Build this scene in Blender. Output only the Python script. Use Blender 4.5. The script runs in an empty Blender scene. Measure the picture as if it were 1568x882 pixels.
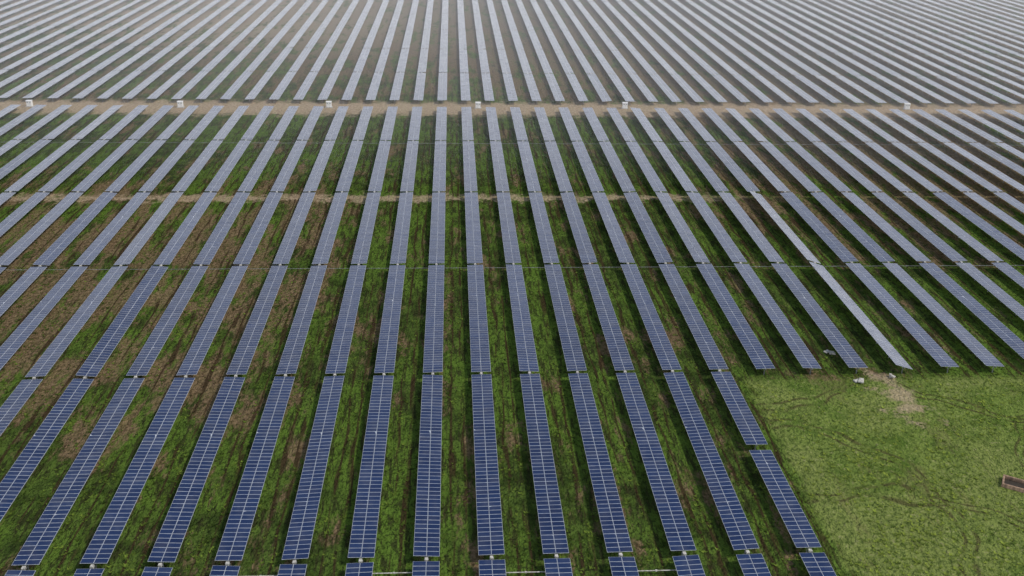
import bpy, numpy as np, math
from mathutils import Matrix, Vector, Euler
rng=np.random.default_rng(7)
scene=bpy.context.scene
scene.view_settings.view_transform='Standard'
scene.view_settings.look='None'
scene.view_settings.exposure=0

# ---------------------------------------------------------------- constants (metres)
S=10.0; K0=0.4404; D0=119.55; L=57.14; PZ=1.9; HC=100.34+PZ
def rowx(k): return (k-K0)*S

# ---------------------------------------------------------------- node helpers
class NT:
    def __init__(s,name):
        s.m=bpy.data.materials.new(name); s.m.use_nodes=True
        s.t=s.m.node_tree; s.n=s.t.nodes; s.l=s.t.links
        s.b=s.n['Principled BSDF']
    def new(s,typ,**kw):
        n=s.n.new(typ)
        for a,v in kw.items(): setattr(n,a,v)
        return n
    def put(s,sock,v):
        if hasattr(v,'is_output'): s.l.new(v,sock)
        else: sock.default_value=v
    def math(s,op,a,b=0.0,c=0.0,clamp=False):
        n=s.new('ShaderNodeMath',operation=op,use_clamp=clamp)
        s.put(n.inputs[0],a); s.put(n.inputs[1],b); s.put(n.inputs[2],c)
        return n.outputs[0]
    def ramp(s,v,a,b,lo=0.0,hi=1.0):
        n=s.new('ShaderNodeMapRange',interpolation_type='SMOOTHSTEP')
        s.put(n.inputs[0],v); n.inputs[1].default_value=a; n.inputs[2].default_value=b
        n.inputs[3].default_value=lo; n.inputs[4].default_value=hi
        return n.outputs[0]
    def mix(s,f,a,b,blend='MIX'):
        n=s.new('ShaderNodeMix',data_type='RGBA',blend_type=blend)
        s.put(n.inputs[0],f)
        s.put(n.inputs[6],a if hasattr(a,'is_output') else (*a,1)); s.put(n.inputs[7],b if hasattr(b,'is_output') else (*b,1))
        return n.outputs[2]
    def noise(s,vec,scale,detail=4,rough=.55,dist=0.0):
        n=s.new('ShaderNodeTexNoise',noise_dimensions='2D'); n.inputs['Scale'].default_value=scale
        n.inputs['Detail'].default_value=detail; n.inputs['Roughness'].default_value=rough
        n.inputs['Distortion'].default_value=dist
        s.l.new(vec,n.inputs['Vector']); return n.outputs['Fac']
    def scaled(s,vec,sc,loc=(0,0,0)):
        n=s.new('ShaderNodeMapping'); n.inputs['Scale'].default_value=sc; n.inputs['Location'].default_value=loc
        s.l.new(vec,n.inputs['Vector']); return n.outputs[0]

GA,GB=(.036,.060,.014),(.080,.128,.026)
def meadow_mask(T,X,Y,n2):
    xedge=T.ramp(T.math('ADD',X,T.math('MULTIPLY',n2,3)),61,64)
    yedge=T.ramp(T.math('ADD',Y,T.math('MULTIPLY',n2,4)),176,180,1,0)
    return T.math('MULTIPLY',xedge,yedge)
def ground_color(T):
    geo=T.new('ShaderNodeNewGeometry'); P=geo.outputs['Position']
    sx=T.new('ShaderNodeSeparateXYZ'); T.l.new(P,sx.inputs[0]); X,Y=sx.outputs[0],sx.outputs[1]
    n1=T.noise(P,.035,2,.6); n2=T.noise(P,.20,3,.65); n3=T.noise(P,.95,4,.78)
    n4=T.noise(T.scaled(P,(1,.16,1),(13,7,0)),.9,4,.7)      # streaks that follow the rows
    grass=T.mix(T.ramp(n2,.35,.65),GA,GB)
    grass=T.mix(T.math('MULTIPLY',T.ramp(n1,.42,.60),.75),grass,(.098,.170,.026))
    grass=T.mix(T.ramp(n3,.50,.66,0,.85),grass,(.022,.032,.011))
    grass=T.mix(T.ramp(n4,.49,.62,0,.85),grass,(.030,.033,.014))
    meadow=meadow_mask(T,X,Y,n2)
    mcol=T.mix(T.ramp(n2,.3,.7),(.080,.130,.024),(.150,.205,.046))
    mcol=T.mix(T.math('MULTIPLY',T.ramp(n1,.42,.6),.6),mcol,(.185,.215,.065))
    mcol=T.mix(T.ramp(n3,.50,.64,0,.8),mcol,(.050,.078,.018))
    mcol=T.mix(T.ramp(n3,.40,.32,0,.6),mcol,(.27,.25,.13))
    col=T.mix(meadow,grass,mcol)
    left=T.math('MULTIPLY',T.ramp(X,-5,-60),T.math('MULTIPLY',T.ramp(Y,330,270),T.ramp(Y,130,185)))
    right=T.math('MULTIPLY',T.ramp(X,40,150),T.ramp(Y,210,300))
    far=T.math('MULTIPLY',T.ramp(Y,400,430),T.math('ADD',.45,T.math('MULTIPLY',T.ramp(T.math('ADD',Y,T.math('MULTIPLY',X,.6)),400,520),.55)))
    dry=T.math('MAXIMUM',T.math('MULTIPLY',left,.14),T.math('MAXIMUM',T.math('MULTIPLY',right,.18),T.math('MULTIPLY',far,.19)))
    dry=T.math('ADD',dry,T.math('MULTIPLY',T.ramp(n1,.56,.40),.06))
    ns=T.noise(T.scaled(P,(1,.30,1)),.16,5,.74)
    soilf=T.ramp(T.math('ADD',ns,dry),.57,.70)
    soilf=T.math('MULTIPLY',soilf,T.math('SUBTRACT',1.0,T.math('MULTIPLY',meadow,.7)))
    soil=T.mix(T.ramp(n3,.3,.7),(.080,.052,.030),(.25,.175,.105))
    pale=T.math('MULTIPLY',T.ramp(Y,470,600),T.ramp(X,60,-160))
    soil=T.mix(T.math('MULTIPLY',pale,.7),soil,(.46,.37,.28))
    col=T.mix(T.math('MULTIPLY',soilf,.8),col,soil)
    # wheel ruts midway between rows
    wob=T.math('MULTIPLY',T.math('SUBTRACT',T.noise(T.scaled(P,(.6,.06,1)),1.0,1,.6),.5),.20)
    u=T.math('ADD',T.math('FRACT',T.math('ADD',T.math('DIVIDE',X,S),K0)),wob)
    d=T.math('ABSOLUTE',T.math('SUBTRACT',T.math('ABSOLUTE',T.math('SUBTRACT',u,.5)),.10))
    rn=T.noise(T.scaled(P,(1,.09,1),(31,4,0)),.35,3,.7)
    rut=T.math('MULTIPLY',T.ramp(d,.012,.045,1,0),T.ramp(rn,.40,.54))
    rut=T.math('MULTIPLY',rut,T.math('SUBTRACT',1.0,T.math('MAXIMUM',meadow,far)))
    col=T.mix(T.math('MULTIPLY',rut,.9),col,(.040,.027,.015))
    # turning tyre marks in the meadow: pairs of arcs
    wig=T.math('MULTIPLY',T.math('SUBTRACT',n1,.5),16)
    arcs=None
    for cx,cy,r0 in ((52,128,33),(118,196,34),(60,190,26),(140,120,44),(70,95,42)):
        ax=T.math('SUBTRACT',X,cx); ay=T.math('SUBTRACT',Y,cy)
        q=T.math('ADD',T.math('SQRT',T.math('ADD',T.math('MULTIPLY',ax,ax),T.math('MULTIPLY',ay,ay))),wig)
        e=T.math('ABSOLUTE',T.math('SUBTRACT',T.math('ABSOLUTE',T.math('SUBTRACT',q,r0)),.95))
        e=T.ramp(e,.12,.50,1,0)
        arcs=e if arcs is None else T.math('MAXIMUM',arcs,e)
    tm=T.math('MULTIPLY',T.math('MULTIPLY',arcs,meadow),T.ramp(n2,.36,.56,.1,.75))
    col=T.mix(tm,col,(.055,.048,.022))
    # sandy tracks
    jit2=T.math('ADD',T.math('MULTIPLY',T.math('SUBTRACT',n2,.5),14),T.math('MULTIPLY',T.math('SUBTRACT',n3,.5),6))
    yr=T.math('ADD',Y,jit2)
    road=T.ramp(T.math('ABSOLUTE',T.math('SUBTRACT',yr,402)),7,15,1,0)
    p2=T.ramp(T.math('ABSOLUTE',T.math('SUBTRACT',yr,290.5)),1.0,4.5,1,0)
    p2=T.math('MULTIPLY',p2,T.math('MULTIPLY',T.ramp(X,115,60),T.ramp(T.math('ADD',n1,T.ramp(X,0,-120,0,.3)),.3,.55,.2,.8)))
    dx=T.math('SUBTRACT',X,91); dy=T.math('MULTIPLY',T.math('SUBTRACT',Y,169),.45)
    rr=T.math('SQRT',T.math('ADD',T.math('MULTIPLY',dx,dx),T.math('MULTIPLY',dy,dy)))
    p3=T.ramp(T.math('ADD',rr,T.math('MULTIPLY',jit2,1.3)),.5,5,.8,0)
    tr=T.math('MAXIMUM',road,T.math('MAXIMUM',p2,p3))
    sand=T.mix(T.ramp(n3,.3,.7),(.29,.215,.14),(.50,.39,.27))
    col=T.mix(T.math('MULTIPLY',tr,.85),col,sand)
    return col

# ---------------------------------------------------------------- materials
G=NT('ground_material'); c=ground_color(G); G.l.new(c,G.b.inputs['Base Color'])
G.b.inputs['Roughness'].default_value=1; G.b.inputs['Specular IOR Level'].default_value=0
geo=G.new('ShaderNodeNewGeometry')
bp=G.new('ShaderNodeBump'); bp.inputs['Distance'].default_value=1.0; bp.inputs['Strength'].default_value=.9
G.l.new(G.noise(geo.outputs['Position'],1.1,2,.7),bp.inputs['Height']); G.l.new(bp.outputs[0],G.b.inputs['Normal'])

GR=NT('grass_material')
geo=GR.new('ShaderNodeNewGeometry'); P=geo.outputs['Position']
sx=GR.new('ShaderNodeSeparateXYZ'); GR.l.new(P,sx.inputs[0])
n2=GR.noise(P,.20,1,.6)
mm=meadow_mask(GR,sx.outputs[0],sx.outputs[1],n2)
c=GR.mix(mm,GR.mix(GR.ramp(n2,.35,.65),GA,GB),(.12,.17,.036))
at=GR.new('ShaderNodeAttribute',attribute_name='rnd')
c=GR.mix(1.0,c,GR.mix(at.outputs['Fac'],(.5,.55,.5),(1.8,1.6,1.3)),'MULTIPLY')
GR.l.new(c,GR.b.inputs['Base Color']); GR.b.inputs['Roughness'].default_value=.9; GR.b.inputs['Specular IOR Level'].default_value=.0

C=NT('cell_material')
at=C.new('ShaderNodeAttribute',attribute_name='rnd'); oi=C.new('ShaderNodeObjectInfo')
rv=C.math('ADD',C.math('MULTIPLY',at.outputs['Fac'],.6),C.math('MULTIPLY',oi.outputs['Random'],.4))
cc=C.mix(rv,(.006,.015,.056),(.015,.032,.095))
geo=C.new('ShaderNodeNewGeometry'); nd=C.noise(geo.outputs['Position'],.35,2,.6)
cc=C.mix(C.ramp(nd,.4,.75,.01,.06),cc,(.25,.24,.22))
C.l.new(cc,C.b.inputs['Base Color']); C.b.inputs['IOR'].default_value=1.5
C.l.new(C.ramp(nd,.3,.7,.12,.24),C.b.inputs['Roughness'])

def simple(name,col,rough=.6,metal=0.0,var=.25,sc=2.0):
    T=NT(name); g=T.new('ShaderNodeNewGeometry'); n=T.noise(g.outputs['Position'],sc,2,.65)
    d=tuple(x*(1-var) for x in col); e=tuple(min(1,x*(1+var)) for x in col)
    T.l.new(T.mix(T.ramp(n,.3,.7),d,e),T.b.inputs['Base Color']); T.b.inputs['Roughness'].default_value=rough
    T.b.inputs['Metallic'].default_value=metal; return T.m
M_frame=simple('aluminium_frame_material',(.42,.45,.50),.4,.0,.1)
M_back=simple('backsheet_material',(.55,.56,.58),.7)
M_steel=simple('galvanised_steel_material',(.22,.23,.23),.6,.2)
M_rail=simple('mounting_rail_material',(.12,.125,.13),.6,.2)
M_white=simple('white_painted_metal_material',(.72,.72,.70),.5,0,.1)
M_bag=simple('pale_debris_material',(.40,.39,.35),.8,0,.3)
M_dark=simple('dark_grille_material',(.05,.05,.055),.6)
M_conc=simple('concrete_material',(.42,.40,.36),.9)
M_wood=simple('weathered_timber_material',(.26,.17,.11),.9,0,.4)
M_pit=simple('dark_soil_material',(.035,.028,.02),.9)  # dark soil colour for the pit floor

# ---------------------------------------------------------------- mesh builder
class MB:
    def __init__(s): s.v=[];s.f=[];s.m=[];s.uv=[];s.r=[]
    def box(s,c,d,mi=0,r=.5,skip=(),rot=None):
        x,y,z=c;a,b,e=d[0]/2,d[1]/2,d[2]/2;o=len(s.v)
        pts=[Vector(p) for p in [(-a,-b,-e),(a,-b,-e),(a,b,-e),(-a,b,-e),(-a,-b,e),(a,-b,e),(a,b,e),(-a,b,e)]]
        if rot is not None: pts=[rot@p for p in pts]
        s.v+=[(p.x+x,p.y+y,p.z+z) for p in pts]
        for f in [(0,3,2,1),(4,5,6,7),(0,1,5,4),(1,2,6,5),(2,3,7,6),(3,0,4,7)]:
            s.f.append([o+i for i in f]); s.m.append(mi); s.r.append(r)
    def quad(s,p,mi,r=.5):
        o=len(s.v); s.v+=p; s.f.append([o,o+1,o+2,o+3]); s.m.append(mi); s.r.append(r)
    def cyl(s,p0,p1,r,n=8,mi=0):
        p0=Vector(p0);p1=Vector(p1);d=(p1-p0).normalized();a=d.orthogonal().normalized();b=d.cross(a);o=len(s.v)
        for p in (p0,p1):
            for i in range(n):
                t=2*math.pi*i/n; q=p+a*math.cos(t)*r+b*math.sin(t)*r; s.v.append(tuple(q))
        for i in range(n):
            j=(i+1)%n; s.f.append([o+i,o+j,o+n+j,o+n+i]); s.m.append(mi); s.r.append(.5)
        for base,rev in ((o,True),(o+n,False)):
            idx=[base+i for i in range(n)]
            if rev: idx=idx[::-1]
            s.f.append(idx); s.m.append(mi); s.r.append(.5)
    def mesh(s,name,mats):
        me=bpy.data.meshes.new(name); me.from_pydata(s.v,[],s.f)
        for m in mats: me.materials.append(m)
        me.polygons.foreach_set('material_index',s.m)
        a=me.attributes.new('rnd','FLOAT','FACE'); a.data.foreach_set('value',np.array(s.r,dtype=np.float32))
        me.update(); return me
def obj(name,me,loc=(0,0,0),parent=None,rot=(0,0,0)):
    o=bpy.data.objects.new(name,me); scene.collection.objects.link(o); o.location=loc; o.rotation_euler=rot
    if parent: o.parent=parent
    return o
def empty(name,loc):
    o=bpy.data.objects.new(name,None); scene.collection.objects.link(o); o.location=loc; return o

# ---------------------------------------------------------------- panel tables (2 modules in portrait across)
mats=[C.m,M_frame,M_back,M_steel,M_rail]
def table_mesh(length,name):
    b=MB(); n=int(round(length/1.1)); p=length/n; gap=.02; fw=.040
    for i in range(n):
        yc=-length/2+p*(i+.5)
        for sx in (-1,1):
            xc=sx*1.015; w=2.0; d=p-gap; r=float(rng.random())
            dz=float(rng.normal(0,.004)); tx=float(rng.normal(0,.0035)); ty=float(rng.normal(0,.005))
            x0,x1,y0,y1=xc-w/2,xc+w/2,yc-d/2,yc+d/2
            b.box((xc,yc,-.022+dz),(w,d,.036),1,r)
            b.quad([(x0+fw,y0+fw,dz-ty*d/2-tx*w/2+.006),(x1-fw,y0+fw,dz-ty*d/2+tx*w/2+.006),(x1-fw,y1-fw,dz+ty*d/2+tx*w/2+.006),(x0+fw,y1-fw,dz+ty*d/2-tx*w/2+.006)],0,r)
    b.box((0,0,-.19),(.14,length+.6,.14),4)
    for i in range(0,n+1,2):
        b.box((0,-length/2+p*i if 0<i<n else (-length/2+.2 if i==0 else length/2-.2),-.079),(3.2,.06,.06),4)
    return b.mesh(name,mats)
def post_mesh(length,name):
    b=MB(); n=8
    for i in range(n+1):
        y=-length/2+.6+(length-1.2)*i/n
        b.box((0,y,-1.13),(.02,.13,1.72),0)
        for dx in(-.07,.07): b.box((dx,y,-1.13),(.016,.15,1.72),0)
        b.box((0,y,-.33),(.22,.12,.12),0)
    return b.mesh(name,[M_steel])
TL=L-1.2
t_full=[table_mesh(TL,'panel_table_mesh_%d'%i) for i in range(3)]; p_full=post_mesh(TL,'post_mesh')
t_half=table_mesh(L/2-1.6,'panel_table_half_mesh'); p_half=post_mesh(L/2-1.6,'post_half_mesh')
hub=MB(); hub.box((0,0,-.15),(.5,.55,.42),0); hub.box((.0,0,-1.1),(.16,.16,1.5),1); hub.cyl((-.35,0,-.2),(.35,0,-.2),.14,8,1)
hub_me=hub.mesh('drive_gearbox_mesh',[M_bag,M_steel])

def first_j(k): return -1 if k<=6 else 1
for k in range(-44,80):
    x=rowx(k)
    root=empty('solar_panel_row',(x,0,0))
    base=rng.normal(0,1.6)
    for j in range(-2,14):
        y0=D0+j*L
        if j<5 and (k<-26 or k>46): continue
        if j<first_j(k): continue
        if k<-14 and j<1: continue
        yc=y0+L/2; tl=base*.5+rng.normal(0,1.8)
        half=None
        if k==10 and j in(1,2): tl=17
        if j==4: half=(yc-3.6,1-7.2/L)
        elif j==5: half=(yc+1.4,1-2.8/L)
        if k==6 and j==0:
            for yy in (y0+L*.25-.1,y0+L*.75+.2):
                obj('panel_table',t_half,(0,yy,PZ),root,(0,math.radians(tl),0)); obj('posts',p_half,(0,yy,PZ),root)
        else:
            o=obj('panel_table',t_full[int(rng.integers(3))],(0,half[0] if half else yc,PZ),root,(0,math.radians(tl),0))
            q=obj('posts',p_full,(0,half[0] if half else yc,PZ),root)
            if half: o.scale=(1,half[1],1); q.scale=(1,half[1],1)
        if j<9 and j!=5 and not (k>6 and j==1): obj('drive_gearbox',hub_me,(0,y0,PZ),root)

# drive shafts linking rows
def shaft(pairs,y,r,mat):
    b=MB()
    for ka,kb in pairs:
        b.cyl((rowx(ka),0,0),(rowx(kb),0,0),r,8,0)
        for k in range(ka,kb): b.cyl((rowx(k)+5,0,0),(rowx(k)+5.3,0,0),r*2,8,0)
    obj('drive_shaft',b.mesh('drive_shaft_mesh',[mat]),(0,y,.8))
shaft([(-3,-2),(-1,0)],D0-1.8,.08,M_bag)
shaft([(1,2)],D0-2.3,.08,M_bag)
shaft([(3,4)],D0-2.6,.08,M_bag)
shaft([(-26,46)],D0+2*L,.05,M_steel)
shaft([(-26,46)],D0+4*L,.05,M_steel)

# ---------------------------------------------------------------- inverter cabinets
def inverter(x,y,s=1.0):
    root=empty('inverter_cabinet',(x,y,0))
    b=MB(); b.box((0,0,.15),(2.8,1.9,.3),0); obj('plinth',b.mesh('plinth',[M_conc]),(0,0,0),root)
    b=MB(); b.box((0,0,1.35),(2.0,1.4,2.1),0); b.box((0,0,2.47),(2.3,1.7,.14),0)
    for dx in(-.5,.5): b.box((dx,-.715,1.35),(.9,.03,1.8),0)
    obj('cabinet',b.mesh('cabinet',[M_white]),(0,0,0),root)
    b=MB()
    for dx in(-.5,.5):
        for i in range(5): b.box((dx,-.745,1.7+i*.09),(.6,.02,.05),0)
        b.box((dx*.3,-.75,1.3),(.05,.04,.25),0)
    obj('vents',b.mesh('vents',[M_dark]),(0,0,0),root)
for x,y in ((-171,402),(-111,402),(-51,403),(10.6,403),(72.5,404),(195,405)): inverter(x,y)

# ---------------------------------------------------------------- foundation frame bottom right
root=empty('timber_foundation_frame',(99.3,137.5,0)); root.rotation_euler=(0,0,math.radians(-32))
b=MB()
for dy in(-1.45,1.45): b.box((0,dy,.35),(5.0,.3,.7),0)
for dx in(-2.35,2.35): b.box((dx,0,.349),(.3,2.6,.68),0)
obj('walls',b.mesh('walls',[M_wood]),(0,0,0),root)
b=MB(); b.box((0,0,.02),(4.4,2.6,.04),0); obj('pit_floor',b.mesh('pit_floor',[M_pit]),(0,0,0),root)
def slab(name,x,y,dims,n,mat,seed):
    g=np.random.default_rng(seed); b=MB()
    for i in range(n):
        R=Euler((g.normal(0,.08),g.normal(0,.08),g.uniform(0,3))).to_matrix()
        b.box((g.normal(0,.45),g.normal(0,.35),dims[2]*(.5+i*.55)),dims,0,rot=R)
    obj(name,b.mesh(name,[mat]),(x,y,0.02))
slab('concrete_slab_stack',85.3,174.5,(1.7,.9,.25),3,M_bag,1)
slab('generic_slab_stack',83.4,187.5,(1.3,.9,.2),3,M_bag,4)  # generic pale slabs for debris of unclear kind
slab('rubble_pile',92.5,176,(.7,.5,.25),5,M_conc,6)

# ---------------------------------------------------------------- ground sheet
me=bpy.data.meshes.new('ground'); R_=9000
me.from_pydata([(-R_,-R_,0),(R_,-R_,0),(R_,R_,0),(-R_,R_,0)],[],[(0,1,2,3)]); me.materials.append(G.m)
obj('ground',me)

# ---------------------------------------------------------------- grass clumps (one mesh)
N=70000
Y=90+(330-90)*rng.random(N)**1.35
X=(rng.random(N)*2-1)*(Y*.60+15)+Y*.06
keep=(np.abs(Y-290)>4)&((X-91)**2+((Y-169)*.45)**2>16)
X,Y=X[keep],Y[keep]; N=len(X)
pat=np.sin(X*.21+2*np.sin(Y*.07))*np.sin(Y*.13+1.5*np.sin(X*.11))+rng.normal(0,.5,N)
kp=pat>-.15; X,Y=X[kp],Y[kp]; N=len(X)
nb=4; a0=rng.random(N)*6.283; sz=.16+.38*rng.random(N)**2.2
V=np.zeros((N,nb,3,3),np.float32)
for i in range(nb):
    a=a0+i*2*math.pi/nb+rng.normal(0,.35,N); w=sz*.38; ln=sz*(.7+.6*rng.random(N)); hh=sz*(.25+.45*rng.random(N))
    dx,dy=np.cos(a),np.sin(a)
    V[:,i,0]=np.stack([X-dy*w,Y+dx*w,np.full(N,.0)],1); V[:,i,1]=np.stack([X+dy*w,Y-dx*w,np.full(N,.0)],1)
    V[:,i,2]=np.stack([X+dx*ln,Y+dy*ln,hh],1)
nt=N*nb; me=bpy.data.meshes.new('grass_mesh'); me.vertices.add(nt*3); me.vertices.foreach_set('co',V.ravel())
me.loops.add(nt*3); me.loops.foreach_set('vertex_index',np.arange(nt*3,dtype=np.int32))
me.polygons.add(nt); me.polygons.foreach_set('loop_start',np.arange(nt,dtype=np.int32)*3)
a=me.attributes.new('rnd','FLOAT','FACE'); a.data.foreach_set('value',np.repeat(rng.random(N),nb).astype(np.float32))
me.materials.append(GR.m); me.update(calc_edges=True); obj('grass',me)

# ---------------------------------------------------------------- haze bank over the far field
hm=bpy.data.materials.new('haze_material'); hm.use_nodes=True; t=hm.node_tree; t.nodes.clear()
vo=t.nodes.new('ShaderNodeVolumeScatter'); vo.inputs['Color'].default_value=(.96,.97,1,1); vo.inputs['Density'].default_value=.0010; vo.inputs['Anisotropy'].default_value=.0
oo=t.nodes.new('ShaderNodeOutputMaterial'); t.links.new(vo.outputs[0],oo.inputs['Volume'])
b=MB(); b.box((0,1850,39.9),(5000,3100,80),0); obj('atmospheric_haze',b.mesh('haze',[hm]))

# ---------------------------------------------------------------- light
az,el=math.radians(112),math.radians(50)
w=bpy.data.worlds.new('World'); scene.world=w; w.use_nodes=True; nt_=w.node_tree; N_=nt_.nodes; K_=nt_.links
sky=N_.new('ShaderNodeTexSky'); sky.sky_type='NISHITA'; sky.sun_disc=False
sky.sun_elevation=el; sky.sun_rotation=az; sky.air_density=1.0; sky.dust_density=1.5; sky.altitude=100
# bright haze band added low in the sky, brightening far panel reflections
tc=N_.new('ShaderNodeTexCoord'); sp=N_.new('ShaderNodeSeparateXYZ'); K_.new(tc.outputs['Generated'],sp.inputs[0])
mr=N_.new('ShaderNodeMapRange'); mr.interpolation_type='SMOOTHSTEP'; mr.inputs[1].default_value=.60; mr.inputs[2].default_value=.08
K_.new(sp.outputs[2],mr.inputs[0])
mx=N_.new('ShaderNodeMix'); mx.data_type='RGBA'; K_.new(mr.outputs[0],mx.inputs[0]); K_.new(sky.outputs[0],mx.inputs[6]); mx.inputs[7].default_value=(17.5,18,19,1)
K_.new(mx.outputs[2],N_['Background'].inputs[0]); N_['Background'].inputs[1].default_value=.12
sd=bpy.data.lights.new('sun','SUN'); sd.energy=2.6; sd.angle=math.radians(4); sd.color=(1,.93,.82)
so=bpy.data.objects.new('sun',sd); scene.collection.objects.link(so)
dirv=Vector((math.sin(az)*math.cos(el),math.cos(az)*math.cos(el),math.sin(el)))
so.rotation_euler=dirv.to_track_quat('Z','Y').to_euler(); so.location=dirv*500

# ---------------------------------------------------------------- camera
p,yw,ro=.42931,.06543,.02153
f=np.array([np.sin(yw)*np.cos(p),np.cos(yw)*np.cos(p),-np.sin(p)]); r=np.cross(f,[0,0,1.]); r/=np.linalg.norm(r); u=np.cross(r,f)
r,u=np.cos(ro)*r+np.sin(ro)*u,-np.sin(ro)*r+np.cos(ro)*u
cd=bpy.data.cameras.new('camera'); cd.sensor_width=36; cd.lens=36*1500/1568; cd.clip_end=20000; cd.clip_start=1
co=bpy.data.objects.new('camera',cd); scene.collection.objects.link(co)
M=Matrix(((r[0],u[0],-f[0],0),(r[1],u[1],-f[1],0),(r[2],u[2],-f[2],HC),(0,0,0,1))); co.matrix_world=M
scene.camera=co
